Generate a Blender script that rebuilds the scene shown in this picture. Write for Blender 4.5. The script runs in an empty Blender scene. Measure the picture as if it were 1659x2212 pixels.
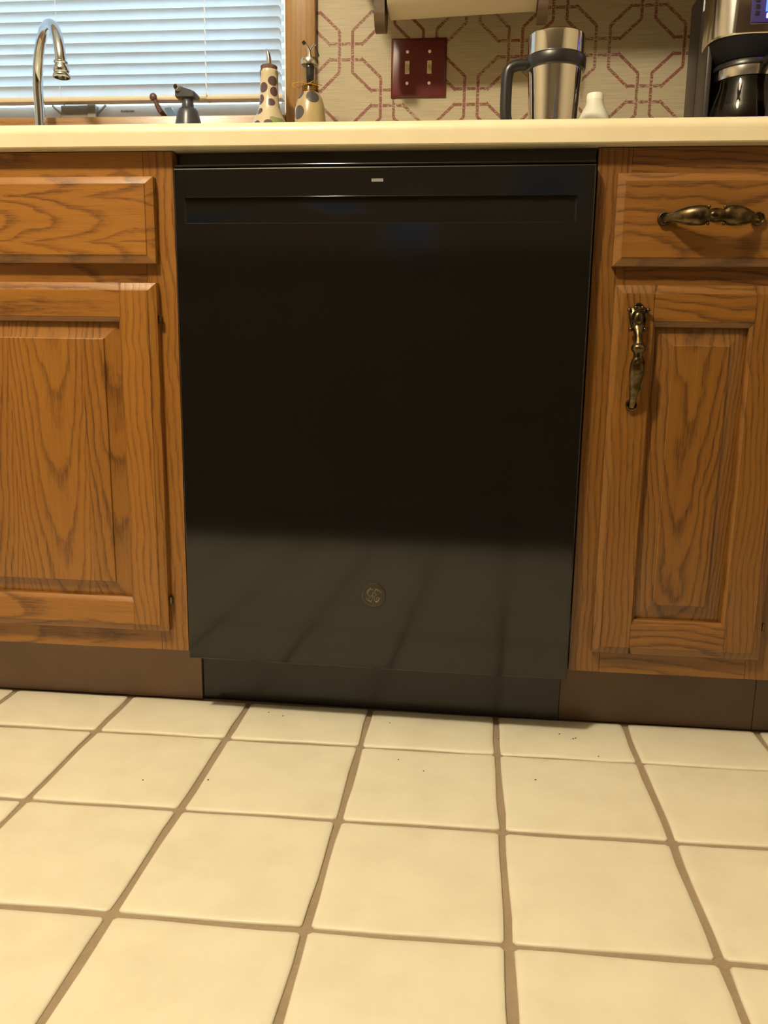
import bpy, bmesh, math, random
from mathutils import Vector, Matrix, noise
random.seed(7)
S = bpy.context.scene
COL = S.collection
PI = math.pi

# ------------------------------------------------------------------ camera
cam = bpy.data.cameras.new('camera'); co = bpy.data.objects.new('camera', cam); COL.objects.link(co)
right = Vector((0.99468469, 0.10180032, 0.01546193)); up = Vector((-0.0348411, 0.19144875, 0.98088403))
fwd = Vector((-0.09689414, 0.97620903, -0.19397797))
M = Matrix((right, up, -fwd)).transposed().to_4x4(); M.translation = Vector((0.15094, -1.25388, 0.58690))
co.matrix_world = M
cam.sensor_fit = 'AUTO'; cam.sensor_width = 36.0
cam.lens = 1796.97 / 2212 * 36.0
cam.shift_x = -20.63 / 2212; cam.shift_y = 24.81 / 2212
cam.clip_start = 0.02
S.camera = co

# ------------------------------------------------------------------ world, lights, exposure
W = bpy.data.worlds.new('sky'); S.world = W; W.use_nodes = True
W.node_tree.nodes['Background'].inputs[0].default_value = (0.50, 0.76, 1.0, 1)
W.node_tree.nodes['Background'].inputs[1].default_value = 7.6

def lamp(name, typ, loc, energy, color, **k):
    l = bpy.data.lights.new(name, typ); l.energy = energy; l.color = color
    for a, b in k.items(): setattr(l, a, b)
    o = bpy.data.objects.new(name, l); COL.objects.link(o); o.location = loc
    return o
lamp('kitchen_ceiling_lamp', 'POINT', (-0.60, -1.16, 2.26), 152, (1.0, 0.87, 0.63), shadow_soft_size=0.08)

S.view_settings.view_transform = 'Standard'; S.view_settings.look = 'None'
S.view_settings.gamma = 1.0; S.view_settings.use_curve_mapping = False
S.view_settings.exposure = 0.0

# ------------------------------------------------------------------ helpers
OFF = {}
def tag(o, label=None, cat=None, group=None, kind=None):
    if label: o['label'] = label
    if cat: o['category'] = cat
    if group: o['group'] = group
    if kind: o['kind'] = kind
    return o
def thing(name, loc, label, cat, group=None):
    o = bpy.data.objects.new(name, None); COL.objects.link(o); o.location = loc
    o.empty_display_size = 0.05
    OFF[o] = Vector(loc)
    return tag(o, label, cat, group)
def obj(name, bm, mat, parent=None, center=True, smooth=40, origin=None):
    """link a bmesh authored in scene coordinates; origin goes to its middle"""
    bmesh.ops.recalc_face_normals(bm, faces=bm.faces[:])
    vs = [v.co for v in bm.verts]
    if origin is not None: c = Vector(origin)
    elif center:
        c = Vector([(min(v[i] for v in vs) + max(v[i] for v in vs)) / 2 for i in range(3)])
    else: c = Vector((0, 0, 0))
    bmesh.ops.translate(bm, verts=bm.verts[:], vec=-c)
    me = bpy.data.meshes.new(name); bm.to_mesh(me); bm.free()
    if smooth:
        for p in me.polygons: p.use_smooth = True
        me.set_sharp_from_angle(angle=math.radians(smooth))
    for m in (mat if isinstance(mat, (list, tuple)) else [mat]): me.materials.append(m)
    o = bpy.data.objects.new(name, me); COL.objects.link(o)
    OFF[o] = c
    if parent is not None:
        o.parent = parent; o.location = c - OFF[parent]
    else: o.location = c
    return o
def B(): return bmesh.new()
def box(bm, x0, x1, y0, y1, z0, z1, bev=0, seg=1):
    r = bmesh.ops.create_cube(bm, size=1.0); vs = r['verts']
    for v in vs:
        v.co = Vector(((x0 + x1) / 2 + v.co.x * (x1 - x0), (y0 + y1) / 2 + v.co.y * (y1 - y0), (z0 + z1) / 2 + v.co.z * (z1 - z0)))
    if bev:
        es = list({e for v in vs for e in v.link_edges})
        bmesh.ops.bevel(bm, geom=es, offset=bev, segments=seg, profile=0.5, affect='EDGES')
    return bm
def loft(bm, rings, closed=True, cap=True):
    R = [[bm.verts.new(p) for p in r] for r in rings]
    n = len(R[0])
    for a, b in zip(R, R[1:]):
        for i in range(n if closed else n - 1):
            j = (i + 1) % n
            bm.faces.new((a[i], a[j], b[j], b[i]))
    if cap and closed:
        bm.faces.new(R[0][::-1]); bm.faces.new(R[-1])
    return bm
def lathe(bm, prof, c, seg=32, axis='z', cap=True):
    rings = []
    for r, h in prof:
        ring = []
        for i in range(seg):
            a = 2 * PI * i / seg; u, v = max(r, 1e-5) * math.cos(a), max(r, 1e-5) * math.sin(a)
            if axis == 'z': p = (c[0] + u, c[1] + v, c[2] + h)
            elif axis == 'y': p = (c[0] + u, c[1] + h, c[2] + v)
            else: p = (c[0] + h, c[1] + u, c[2] + v)
            ring.append(p)
        rings.append(ring)
    return loft(bm, rings, True, cap)
def tube(bm, pts, rad, seg=12, ref=None, flat=None, cap=True):
    """sweep; rad number or list (radius, or (ru, rv)); flat: ref vector is u axis"""
    P = [Vector(p) for p in pts]; n = len(P); rings = []
    prevu = None
    for i, p in enumerate(P):
        t = (P[min(i + 1, n - 1)] - P[max(i - 1, 0)]).normalized()
        if ref is not None: u = Vector(ref) - t * t.dot(Vector(ref)); u.normalize()
        elif prevu is None:
            u = t.orthogonal().normalized()
        else:
            u = prevu - t * t.dot(prevu); u.normalize()
        prevu = u; v = t.cross(u)
        r = rad[i] if isinstance(rad, (list, tuple)) and len(rad) == n else rad
        ru, rv = r if isinstance(r, (list, tuple)) else (r, r)
        rings.append([p + u * ru * math.cos(2 * PI * k / seg) + v * rv * math.sin(2 * PI * k / seg) for k in range(seg)])
    return loft(bm, rings, True, cap)
def ball(bm, c, r, sx=1, sy=1, sz=1, seg=14):
    q = bmesh.ops.create_uvsphere(bm, u_segments=seg, v_segments=max(6, seg // 2), radius=1.0)
    for v in q['verts']:
        v.co = Vector((c[0] + v.co.x * r * sx, c[1] + v.co.y * r * sy, c[2] + v.co.z * r * sz))
    return bm
def smooth_path(pts, n=8):
    """Catmull-Rom"""
    P = [Vector(p) for p in pts]; out = []
    for i in range(len(P) - 1):
        p0 = P[max(i - 1, 0)]; p1 = P[i]; p2 = P[i + 1]; p3 = P[min(i + 2, len(P) - 1)]
        for k in range(n):
            t = k / n
            out.append(0.5 * ((2 * p1) + (-p0 + p2) * t + (2 * p0 - 5 * p1 + 4 * p2 - p3) * t * t + (-p0 + 3 * p1 - 3 * p2 + p3) * t ** 3))
    out.append(P[-1]); return out
def text_mesh(name, body, size, loc, mat, parent, depth=0.0002, align='CENTER'):
    cu = bpy.data.curves.new(name, 'FONT'); cu.body = body; cu.size = size; cu.extrude = depth
    cu.align_x = align; cu.align_y = 'CENTER'
    t = bpy.data.objects.new(name, cu); COL.objects.link(t)
    dg = bpy.context.evaluated_depsgraph_get(); me = bpy.data.meshes.new_from_object(t.evaluated_get(dg))
    bpy.data.objects.remove(t)
    me.transform(Matrix.Rotation(PI / 2, 4, 'X')); me.materials.clear(); me.materials.append(mat)
    o = bpy.data.objects.new(name, me); COL.objects.link(o); OFF[o] = Vector(loc)
    o.parent = parent; o.location = Vector(loc) - OFF[parent]
    return o

# ------------------------------------------------------------------ materials
class N:
    def __init__(s, name):
        s.m = bpy.data.materials.new(name); s.m.use_nodes = True; s.t = s.m.node_tree; s.n = s.t.nodes; s.l = s.t.links
        s.b = s.n['Principled BSDF']
    def add(s, typ, **k):
        n = s.n.new(typ)
        for a, b in k.items(): setattr(n, a, b)
        return n
    def link(s, a, b): s.l.new(a, b)
    def put(s, sock, v):
        if isinstance(v, (int, float)): sock.default_value = v
        elif isinstance(v, (tuple, list)): sock.default_value = v
        else: s.link(v, sock)
    def math(s, op, a, b=0.0, c=None):
        n = s.add('ShaderNodeMath', operation=op); s.put(n.inputs[0], a); s.put(n.inputs[1], b)
        if c is not None: s.put(n.inputs[2], c)
        return n.outputs[0]
    def mix(s, f, a, b, mode='MIX'):
        n = s.add('ShaderNodeMix', data_type='RGBA', blend_type=mode); s.put(n.inputs[0], f); s.put(n.inputs[6], a); s.put(n.inputs[7], b)
        return n.outputs[2]
    def ramp(s, f, stops):
        n = s.add('ShaderNodeValToRGB'); e = n.color_ramp.elements
        while len(e) < len(stops): e.new(0.5)
        for q, (p, c) in zip(e, stops): q.position = p; q.color = c if len(c) == 4 else (*c, 1)
        s.put(n.inputs[0], f); return n.outputs[0]
    def sep(s, v):
        n = s.add('ShaderNodeSeparateXYZ'); s.link(v, n.inputs[0]); return n.outputs
    def comb(s, x, y, z):
        n = s.add('ShaderNodeCombineXYZ'); s.put(n.inputs[0], x); s.put(n.inputs[1], y); s.put(n.inputs[2], z); return n.outputs[0]
    def noise(s, v, scale=1, detail=3, rough=0.5, dist=0):
        n = s.add('ShaderNodeTexNoise'); s.link(v, n.inputs['Vector']); n.inputs['Scale'].default_value = scale
        n.inputs['Detail'].default_value = detail; n.inputs['Roughness'].default_value = rough; n.inputs['Distortion'].default_value = dist
        return n.outputs['Fac']
    def obj(s): return s.add('ShaderNodeTexCoord').outputs['Object']
    def geo(s): return s.add('ShaderNodeNewGeometry').outputs['Position']
    def bump(s, h, strength=0.1, dist=0.001):
        n = s.add('ShaderNodeBump'); n.inputs['Strength'].default_value = strength; n.inputs['Distance'].default_value = dist
        s.link(h, n.inputs['Height']); s.link(n.outputs[0], s.b.inputs['Normal'])
    def set(s, **k):
        nm = dict(color='Base Color', rough='Roughness', metal='Metallic', spec='Specular IOR Level', coat='Coat Weight',
                  coatr='Coat Roughness', trans='Transmission Weight', ior='IOR', alpha='Alpha', emit='Emission Color', es='Emission Strength')
        for a, b in k.items():
            if a in ('color', 'emit') and isinstance(b, tuple) and len(b) == 3: b = (*b, 1)
            s.put(s.b.inputs[nm[a]], b)
        return s
def plain(name, color, rough=0.5, metal=0.0, var=0.08, vs=30, **k):
    n = N(name); c = n.geo(); f = n.noise(c, vs, 3)
    lo = tuple(x * (1 - var) for x in color); hi = tuple(min(1, x * (1 + var)) for x in color)
    n.set(color=n.ramp(f, [(0.3, lo), (0.7, hi)]), rough=rough, metal=metal, **k)
    return n.m

def oak(name, axis, k0=0.0, k1=0.0, k2=2.0, board=0.0, tint=1.0, wob=1.0, x0=0.0, sign=1, rgb=(1, 1, 1), con=1.0):
    """red oak under amber lacquer: k0 straight rings per metre across, k1 cathedral curvature, k2 rings per metre along"""
    n = N(name)
    c = n.obj(); info = n.add('ShaderNodeObjectInfo').outputs['Random']
    s = n.sep(c)
    ac, al = (s[0], s[2]) if axis == 'z' else (s[2], s[0])
    al = n.math('ADD', al, n.math('MULTIPLY', info, 3.7))
    tone = info
    if board:
        q = n.math('ADD', n.math('DIVIDE', ac, board), 0.5 if axis == 'x' else 0.31)
        idx = n.math('FLOOR', q)
        wn = n.add('ShaderNodeTexWhiteNoise', noise_dimensions='1D'); n.link(n.math('ADD', n.math('MULTIPLY', idx, 3.13), info), wn.inputs['W'])
        r = wn.outputs['Value']; tone = r
        a = n.math('MULTIPLY', n.math('SUBTRACT', n.math('SUBTRACT', q, idx), 0.5), board)
        al = n.math('ADD', al, n.math('MULTIPLY', r, 2.0))
    else:
        r = info; a = ac
    off = n.math('ADD', n.math('MULTIPLY', n.math('SUBTRACT', r, 0.5), 0.03), x0)
    a2 = n.math('SUBTRACT', a, off)
    nz = n.noise(n.comb(n.math('MULTIPLY', ac, 12), n.math('MULTIPLY', al, 5.0), n.math('MULTIPLY', s[1], 4)), 1.0, 2, 0.5)
    nz2 = n.noise(n.comb(n.math('MULTIPLY', ac, 110), n.math('MULTIPLY', al, 34.0), 0.0), 1.0, 3, 0.65)
    h = n.math('ADD', n.math('MULTIPLY', n.math('MULTIPLY', a2, a2), k1), n.math('MULTIPLY', al, k2 * sign))
    h = n.math('ADD', h, n.math('MULTIPLY', a2, k0))
    h = n.math('ADD', h, n.math('MULTIPLY', nz, 2.6 * wob)); h = n.math('ADD', h, n.math('MULTIPLY', nz2, 0.55))
    h = n.math('ADD', h, n.math('MULTIPLY', s[1], 30.0))
    fr = n.math('FRACT', h)
    ring = n.ramp(fr, [(0.0, (0.5,) * 3), (0.08, (0.0,) * 3), (0.20, (0.25,) * 3), (0.42, (0.85,) * 3), (0.70, (1,) * 3), (0.94, (0.95,) * 3), (1.0, (0.5,) * 3)])
    pore = n.noise(n.comb(n.math('MULTIPLY', ac, 900), n.math('MULTIPLY', al, 26.0), n.math('MULTIPLY', s[1], 300)), 1.0, 3, 0.75)
    streak = n.noise(n.comb(n.math('MULTIPLY', ac, 230), n.math('MULTIPLY', al, 5.0), n.math('MULTIPLY', s[1], 60)), 1.0, 3, 0.6)
    patch = n.noise(n.comb(n.math('MULTIPLY', ac, 16), n.math('MULTIPLY', al, 2.2), 1.0), 1.0, 2)
    # pores crowd into the earlywood of each ring
    thr = n.math('ADD', pore, n.math('MULTIPLY', ring, 0.16))
    poreR = n.ramp(thr, [(0.46, (0.0,) * 3), (0.62, (1,) * 3)])
    g = n.math('ADD', n.math('MULTIPLY', ring, 0.26), n.math('MULTIPLY', poreR, 0.30))
    g = n.math('ADD', g, n.math('MULTIPLY', streak, 0.42)); g = n.math('ADD', g, n.math('MULTIPLY', n.math('SUBTRACT', patch, 0.5), 0.35))
    g = n.math('ADD', g, n.math('MULTIPLY', n.math('SUBTRACT', tone, 0.5), 0.13))
    g = n.math('ADD', 0.62, n.math('MULTIPLY', n.math('SUBTRACT', g, 0.62), con))
    C = lambda q: tuple(v * tint * w for v, w in zip(q, rgb))
    col = n.ramp(g, [(0.20, C((0.085, 0.031, 0.0058))), (0.48, C((0.178, 0.070, 0.0098))), (0.78, C((0.245, 0.101, 0.0135))), (1.0, C((0.30, 0.130, 0.0185)))])
    n.set(color=col, rough=n.math('ADD', n.math('MULTIPLY', pore, 0.14), 0.30), coat=0.35, coatr=0.25)
    n.bump(n.math('ADD', pore, n.math('MULTIPLY', ring, 0.4)), 0.25, 0.0004)
    return n.m
OAKV = oak('oak_vertical_grain', 'z', tint=1.14, k0=85, k2=4.0, wob=1.2, con=0.8)
OAKH = oak('oak_horizontal_grain', 'x', tint=1.14, k1=900, k2=4.0, wob=1.0)
OAKP = oak('oak_panel', 'z', tint=1.12, k1=1100, k2=8.0, board=0.118, x0=0.008, sign=-1, wob=0.9, con=0.85)
OAKD = oak('oak_drawer_front', 'x', k1=1500, k2=11.0, board=0.063, x0=0.0, wob=1.1, tint=1.2, con=0.9)
OAKR = oak('oak_drawer_front_fine', 'x', k0=60, k1=300, k2=3.0, x0=0.02, wob=1.8, tint=0.78)  # right-hand oaks: lower tint mixes darker wood with light falloff put into colour
OAKVR = oak('oak_vertical_fine', 'z', k0=110, k2=3.0, tint=0.80, wob=1.4, con=0.85)
OAKHR = oak('oak_horizontal_fine', 'x', k0=70, k1=500, k2=3.5, wob=1.2, tint=0.84)
OAKPR = oak('oak_panel_fine', 'z', k1=1300, k2=9.0, x0=0.0, sign=-1, wob=1.6, tint=0.78)
OAKC = oak('oak_casing_hazed', 'z', k0=90, k2=1.4, tint=1.25, rgb=(1, 1.32, 2.9), con=0.4)  # backlit window haze put into the oak colour: paler, bluer, less saturated
OAKS = oak('oak_stool', 'x', k0=90, k2=1.4, tint=1.15, rgb=(1, 1.2, 2.0), con=0.6)
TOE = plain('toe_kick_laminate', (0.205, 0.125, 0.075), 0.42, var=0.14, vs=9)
TOER = plain('toe_kick_laminate_shaded', (0.105, 0.060, 0.033), 0.42, var=0.12, vs=9)  # darker copy of the laminate: weaker light on the right put into colour
WALNUT = plain('dark_stained_wood', (0.085, 0.05, 0.028), 0.45, var=0.2, vs=60)
BRASS = N('antique_brass'); _p = BRASS.noise(BRASS.obj(), 90, 3)
BRASS.set(color=BRASS.ramp(_p, [(0.35, (0.045, 0.032, 0.018)), (0.7, (0.19, 0.135, 0.065))]), metal=1.0, rough=0.30); BRASS = BRASS.m
STEEL = N('polished_steel'); STEEL.set(color=(0.62, 0.60, 0.57), metal=1.0, rough=0.16)
_v = STEEL.noise(STEEL.comb(*[STEEL.math('MULTIPLY', q, k) for q, k in zip(STEEL.sep(STEEL.obj()), (60, 60, 1200))]), 1, 2); STEEL.bump(_v, 0.05, 0.0002); STEEL = STEEL.m
MIRROR = plain('bright_steel', (0.72, 0.70, 0.66), 0.07, 1.0, var=0.03)
CHROME = plain('chrome', (0.58, 0.64, 0.73), 0.06, 1.0, var=0.02)
BLACKG = N('gloss_black_enamel'); BLACKG.set(color=(0.0055, 0.005, 0.0045), rough=0.10, spec=0.52)
BLACKG = BLACKG.m
BLACKM = plain('satin_black', (0.006, 0.0055, 0.005), 0.35)
BLACKP = plain('black_plastic', (0.012, 0.011, 0.011), 0.33)
BADGE = plain('smoked_badge_metal', (0.065, 0.057, 0.043), 0.35, 0.7)
GREYP = plain('grey_lens', (0.22, 0.215, 0.20), 0.35)
DARKGREY = plain('slate_plastic', (0.040, 0.043, 0.055), 0.32)
WHITEP = plain('white_plastic', (0.82, 0.80, 0.72), 0.4, var=0.03)
MILKY = plain('milky_plastic', (0.66, 0.66, 0.58), 0.45, var=0.04)
IVORY = plain('ivory_plastic', (0.56, 0.50, 0.30), 0.35, var=0.04)
PLATE = plain('oxblood_enamel', (0.105, 0.017, 0.017), 0.3, var=0.06)
VINYL = plain('white_vinyl', (0.72, 0.73, 0.74), 0.35, var=0.02)
TANP = plain('cream_blind_rail', (0.60, 0.52, 0.40), 0.45, var=0.04)
PAPER = N('paper_towel'); PAPER.set(color=(0.52, 0.46, 0.35), rough=0.95)
PAPER.bump(PAPER.noise(PAPER.obj(), 260, 2), 0.3, 0.0006); PAPER = PAPER.m
GOLD = plain('gold_wire', (0.80, 0.52, 0.12), 0.22, 1.0)
CORK = plain('brown_cork', (0.11, 0.055, 0.04), 0.7, var=0.25, vs=200)
COPPER = plain('bronze_knob', (0.10, 0.05, 0.04), 0.35)
BLUEG = plain('blue_grey_metal', (0.12, 0.20, 0.33), 0.3, 0.4)
PLASTER = plain('painted_plaster', (0.60, 0.52, 0.38), 0.85, var=0.03)
CEIL = plain('ceiling_paint', (0.72, 0.66, 0.54), 0.9, var=0.02)
GROUT = N('sanded_grout'); _g = GROUT.noise(GROUT.geo(), 260, 4); _g2 = GROUT.noise(GROUT.geo(), 16, 3)
GROUT.set(color=GROUT.mix(GROUT.ramp(_g2, [(0.3, (0.25,) * 3), (0.75, (0.9,) * 3)]), GROUT.ramp(_g, [(0.3, (0.21, 0.155, 0.098)), (0.7, (0.30, 0.225, 0.145))]), (0.33, 0.25, 0.165, 1)), rough=0.95)
GROUT.bump(_g, 0.6, 0.001); GROUT = GROUT.m
TILE = N('glazed_cream_tile'); _o = TILE.obj(); _i = TILE.add('ShaderNodeObjectInfo').outputs['Random']
_va = TILE.add('ShaderNodeVectorMath', operation='ADD'); TILE.link(_o, _va.inputs[0]); TILE.link(TILE.comb(TILE.math('MULTIPLY', _i, 31), TILE.math('MULTIPLY', _i, 17), 0.0), _va.inputs[1])
_t = TILE.noise(_va.outputs[0], 14, 4, 0.6)
TILE.set(color=TILE.ramp(_t, [(0.28, (0.70, 0.65, 0.50)), (0.55, (0.76, 0.71, 0.555)), (0.8, (0.79, 0.745, 0.59))]), rough=TILE.math('ADD', TILE.math('MULTIPLY', _t, 0.2), 0.34), spec=0.45)
TILE.bump(TILE.noise(_va.outputs[0], 22, 2), 0.25, 0.003); TILE = TILE.m
CARPET = plain('brown_carpet', (0.10, 0.07, 0.045), 0.95, var=0.2, vs=120)
COUNTER = N('cream_laminate'); _c = COUNTER.noise(COUNTER.geo(), 11, 4, 0.6)
COUNTER.set(color=COUNTER.ramp(_c, [(0.3, (0.70, 0.60, 0.40)), (0.7, (0.76, 0.675, 0.475))]), rough=0.34, spec=0.5); COUNTER = COUNTER.m

def wallpaper():
    n = N('trellis_wallpaper'); c = n.geo(); s = n.sep(c)
    A, Bz = 0.08665, 0.0889
    u = n.math('PINGPONG', n.math('SUBTRACT', s[0], -0.0605 - 20 * A), A)
    v = n.math('PINGPONG', n.math('SUBTRACT', s[2], 1.1186 - 10 * Bz), Bz)
    w = 0.0030
    g, q, H, V = 0.0137, 0.0150, 0.0345, 0.0390
    def lt(a, b): return n.math('LESS_THAN', a, b)
    def ab(a, k): return n.math('ABSOLUTE', n.math('SUBTRACT', a, k))
    def OR(a, b): return n.math('MAXIMUM', a, b)
    def AND(a, b): return n.math('MULTIPLY', a, b)
    def strokes(u, v):
        vert = AND(lt(ab(u, g), w), lt(v, V)); hor = AND(lt(ab(v, q), w), lt(u, H))
        gap = AND(n.math('GREATER_THAN', ab(u, g), w), lt(ab(u, g), w + 0.0013))
        hor = AND(hor, n.math('SUBTRACT', 1.0, gap))
        return OR(vert, hor)
    U2 = n.math('SUBTRACT', A, u); V2 = n.math('SUBTRACT', Bz, v)
    tot = OR(strokes(u, v), strokes(U2, V2))
    # diagonal joins: from (g, V) to (A-H, Bz-q); and (H, q) to (A-g, Bz-V)
    def diag(u0, v0, u1, v1):
        L = math.hypot(u1 - u0, v1 - v0); nx, nz = -(v1 - v0) / L, (u1 - u0) / L
        d = n.math('ABSOLUTE', n.math('ADD', n.math('MULTIPLY', n.math('SUBTRACT', u, u0), nx), n.math('MULTIPLY', n.math('SUBTRACT', v, v0), nz)))
        return AND(lt(d, w), AND(n.math('GREATER_THAN', u, u0 - w * 0.6), lt(u, u1 + w * 0.6)))
    tot = OR(tot, OR(diag(g, V, A - H, Bz - q), diag(H, q, A - g, Bz - V)))
    grass = n.noise(n.comb(n.math('MULTIPLY', s[0], 14), 0.0, n.math('MULTIPLY', s[2], 620)), 1, 3, 0.6)
    brk = n.noise(n.comb(n.math('MULTIPLY', s[0], 130), 0.0, n.math('MULTIPLY', s[2], 480)), 1, 2, 0.6)
    wear = n.noise(c, 9, 2)
    thr = n.math('ADD', 0.44, n.math('MULTIPLY', n.math('SUBTRACT', wear, 0.5), 0.35))
    ink = AND(tot, n.ramp(n.math('SUBTRACT', brk, thr), [(0.0, (0.30,) * 3), (0.04, (0.95,) * 3)]))
    base = n.ramp(grass, [(0.3, (0.30, 0.252, 0.168)), (0.7, (0.43, 0.368, 0.248))])
    n.set(color=n.mix(ink, base, (0.155, 0.034, 0.024, 1)), rough=0.62)
    n.bump(grass, 0.25, 0.0006)
    return n.m
WALLP = wallpaper()

def slat_mat():
    n = N('blind_slat_vinyl'); t = n.add('ShaderNodeBsdfTranslucent'); t.inputs[0].default_value = (0.66, 0.70, 0.74, 1)
    f = n.noise(n.obj(), 40, 2)
    n.set(color=n.ramp(f, [(0.3, (0.68, 0.68, 0.67)), (0.7, (0.73, 0.73, 0.72))]), rough=0.5)
    mx = n.add('ShaderNodeMixShader'); mx.inputs[0].default_value = 0.5
    n.link(n.b.outputs[0], mx.inputs[1]); n.link(t.outputs[0], mx.inputs[2]); n.link(mx.outputs[0], n.n['Material Output'].inputs[0])
    return n.m
SLAT = slat_mat()
def clear(name, tint=(1, 1, 1, 1), gl=0.08):
    n = N(name); t = n.add('ShaderNodeBsdfTransparent'); t.inputs[0].default_value = tint
    g = n.add('ShaderNodeBsdfGlossy'); g.inputs['Roughness'].default_value = 0.02
    f = n.add('ShaderNodeLayerWeight'); f.inputs[0].default_value = 0.5
    fc = n.math('ADD', 0.04, n.math('MULTIPLY', n.math('POWER', f.outputs['Facing'], 4.0), 0.7))
    mx = n.add('ShaderNodeMixShader'); n.link(fc, mx.inputs[0]); n.link(t.outputs[0], mx.inputs[1]); n.link(g.outputs[0], mx.inputs[2])
    n.link(mx.outputs[0], n.n['Material Output'].inputs[0]); return n.m
GLASS = clear('clear_glass', (0.93, 0.95, 0.93, 1))
CARAFEG = clear('carafe_glass', (0.55, 0.53, 0.48, 1))
OILG = clear('olive_oil_glass', (0.72, 0.62, 0.34, 1))

def blotch(name, base, spots, leaf=None, scale=22, th=0.30, trans=0.0, **k):
    n = N(name); c = n.obj()
    v = n.add('ShaderNodeTexVoronoi'); n.link(c, v.inputs['Vector']); v.inputs['Scale'].default_value = scale; v.inputs['Randomness'].default_value = 0.75
    m = n.math('LESS_THAN', v.outputs['Distance'], th)
    b = base if len(base) == 4 else (*base, 1)
    col = n.ramp(n.noise(c, 60, 3), [(0.3, tuple(x * 0.9 for x in base[:3])), (0.7, base[:3])])
    if leaf:
        lf = n.math('GREATER_THAN', n.noise(c, 26, 1), 0.60); col = n.mix(lf, col, (*leaf, 1))
    col = n.mix(m, col, (*spots, 1))
    n.set(color=col, rough=0.22, coat=0.3, **k)
    return n.m
CERAMIC = blotch('hand_painted_ceramic', (0.56, 0.48, 0.33), (0.09, 0.05, 0.06), (0.24, 0.27, 0.12), scale=44, th=0.42)
PAINTG = blotch('painted_glass', (0.42, 0.33, 0.17), (0.06, 0.055, 0.06), scale=30, th=0.38)

# ------------------------------------------------------------------ room shell
def struct(name, bm, mat, smooth=0):
    return tag(obj(name, bm, mat, None, center=False, smooth=smooth), kind='structure')
XL, XR, YB, YF, H = -2.6, 1.75, -5.2, 0.60, 2.44
WX0, WX1, WZ0, WZ1 = -1.80, -0.271, 1.090, 2.02
bm = B(); box(bm, XL, XR, YF, YF + 0.14, 0, WZ0 - 0.022); box(bm, WX1, XR, YF, YF + 0.14, WZ0 - 0.022, H)
box(bm, XL, WX0, YF, YF + 0.14, WZ0 - 0.022, H); box(bm, WX0, WX1, YF, YF + 0.14, WZ1, H)
struct('wall_back', bm, WALLP)
bm = B(); box(bm, XL - 0.1, XL, YB, YF + 0.14, 0, H); struct('wall_left', bm, PLASTER)
bm = B(); box(bm, XR, XR + 0.1, YB, YF + 0.14, 0, H); struct('wall_right', bm, PLASTER)
bm = B(); box(bm, XL, XR, YB, YF + 0.14, H, H + 0.08); struct('ceiling', bm, CEIL)
W2 = (-0.78, -0.42, 1.10, 1.75); W3 = (0.12, 0.66, 1.62, 2.00)            # two far, dim windows
bm = B(); yb = YB - 0.1
box(bm, XL, W2[0], yb, YB, 0, H); box(bm, W2[0], W2[1], yb, YB, 0, W2[2]); box(bm, W2[0], W2[1], yb, YB, W2[3], H)
box(bm, W2[1], W3[0], yb, YB, 0, H); box(bm, W3[0], W3[1], yb, YB, 0, W3[2]); box(bm, W3[0], W3[1], yb, YB, W3[3], H); box(bm, W3[1], XR, yb, YB, 0, H)
struct('wall_front', bm, plain('dim_wall_paint', (0.42, 0.33, 0.23), 0.9))
for nm, (a0, a1, c0, c1_), tint in (('window_2', W2, (0.17, 0.185, 0.205, 1)), ('window_3', W3, (0.12, 0.13, 0.145, 1))):
    bm = B(); t_ = 0.03
    box(bm, a0, a0 + t_, YB - 0.08, YB, c0, c1_); box(bm, a1 - t_, a1, YB - 0.08, YB, c0, c1_)
    box(bm, a0, a1, YB - 0.08, YB, c0, c0 + t_); box(bm, a0, a1, YB - 0.08, YB, c1_ - t_, c1_)
    w_ = struct(nm, bm, VINYL)
    bm = B(); box(bm, a0 + t_, a1 - t_, YB - 0.05, YB - 0.045, c0 + t_, c1_ - t_); obj('glass_pane', bm, clear(nm + '_tinted_glass', tint), w_)

# floor: grout bed with every tile a piece of its own
bm = B(); box(bm, XL, XR, -1.72, YF, -0.06, -0.0030); box(bm, XL, XR, YB, -1.72, -0.06, -0.0005)
fl = struct('floor', bm, GROUT)
bm = B(); box(bm, XL, XR, YB, -2.22, -0.0005, 0.006); tag(obj('dining_carpet', bm, CARPET, None, smooth=0), kind='structure'); bpy.data.objects['dining_carpet'].name = 'trim_1'
PIT, GX, GY, GA = 0.21131, -0.4357, -0.0743, 0.00713
def tile_bm(w, d, seed):
    rnd = random.Random(seed); n = 5; cr = 0.0035
    base = []
    def edge(p, q, nn):
        for k in range(nn):
            t = k / nn; x = p[0] + (q[0] - p[0]) * t; y = p[1] + (q[1] - p[1]) * t
            j = 0.0009 * math.sin(t * 5 + seed * 1.7) + rnd.uniform(-0.00045, 0.00045)
            nx, ny = (q[1] - p[1]), -(q[0] - p[0]); L = math.hypot(nx, ny)
            base.append((x + nx / L * j, y + ny / L * j))
    a, b = w / 2, d / 2
    for (p, q) in (((-a + cr, -b), (a - cr, -b)), ((a, -b + cr), (a, b - cr)), ((a - cr, b), (-a + cr, b)), ((-a, b - cr), (-a, -b + cr))):
        edge(p, q, n); base.append(q)
    def ring(off, z):
        return [(x * (1 - off / a), y * (1 - off / b), z) for x, y in base]
    bm = B(); rings = [ring(0, -0.006), ring(0, -0.0021), ring(0.0018, -0.0008), ring(0.007, -0.0003), ring(0.016, 0.0)]
    return loft(bm, rings)
variants = {}
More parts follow.
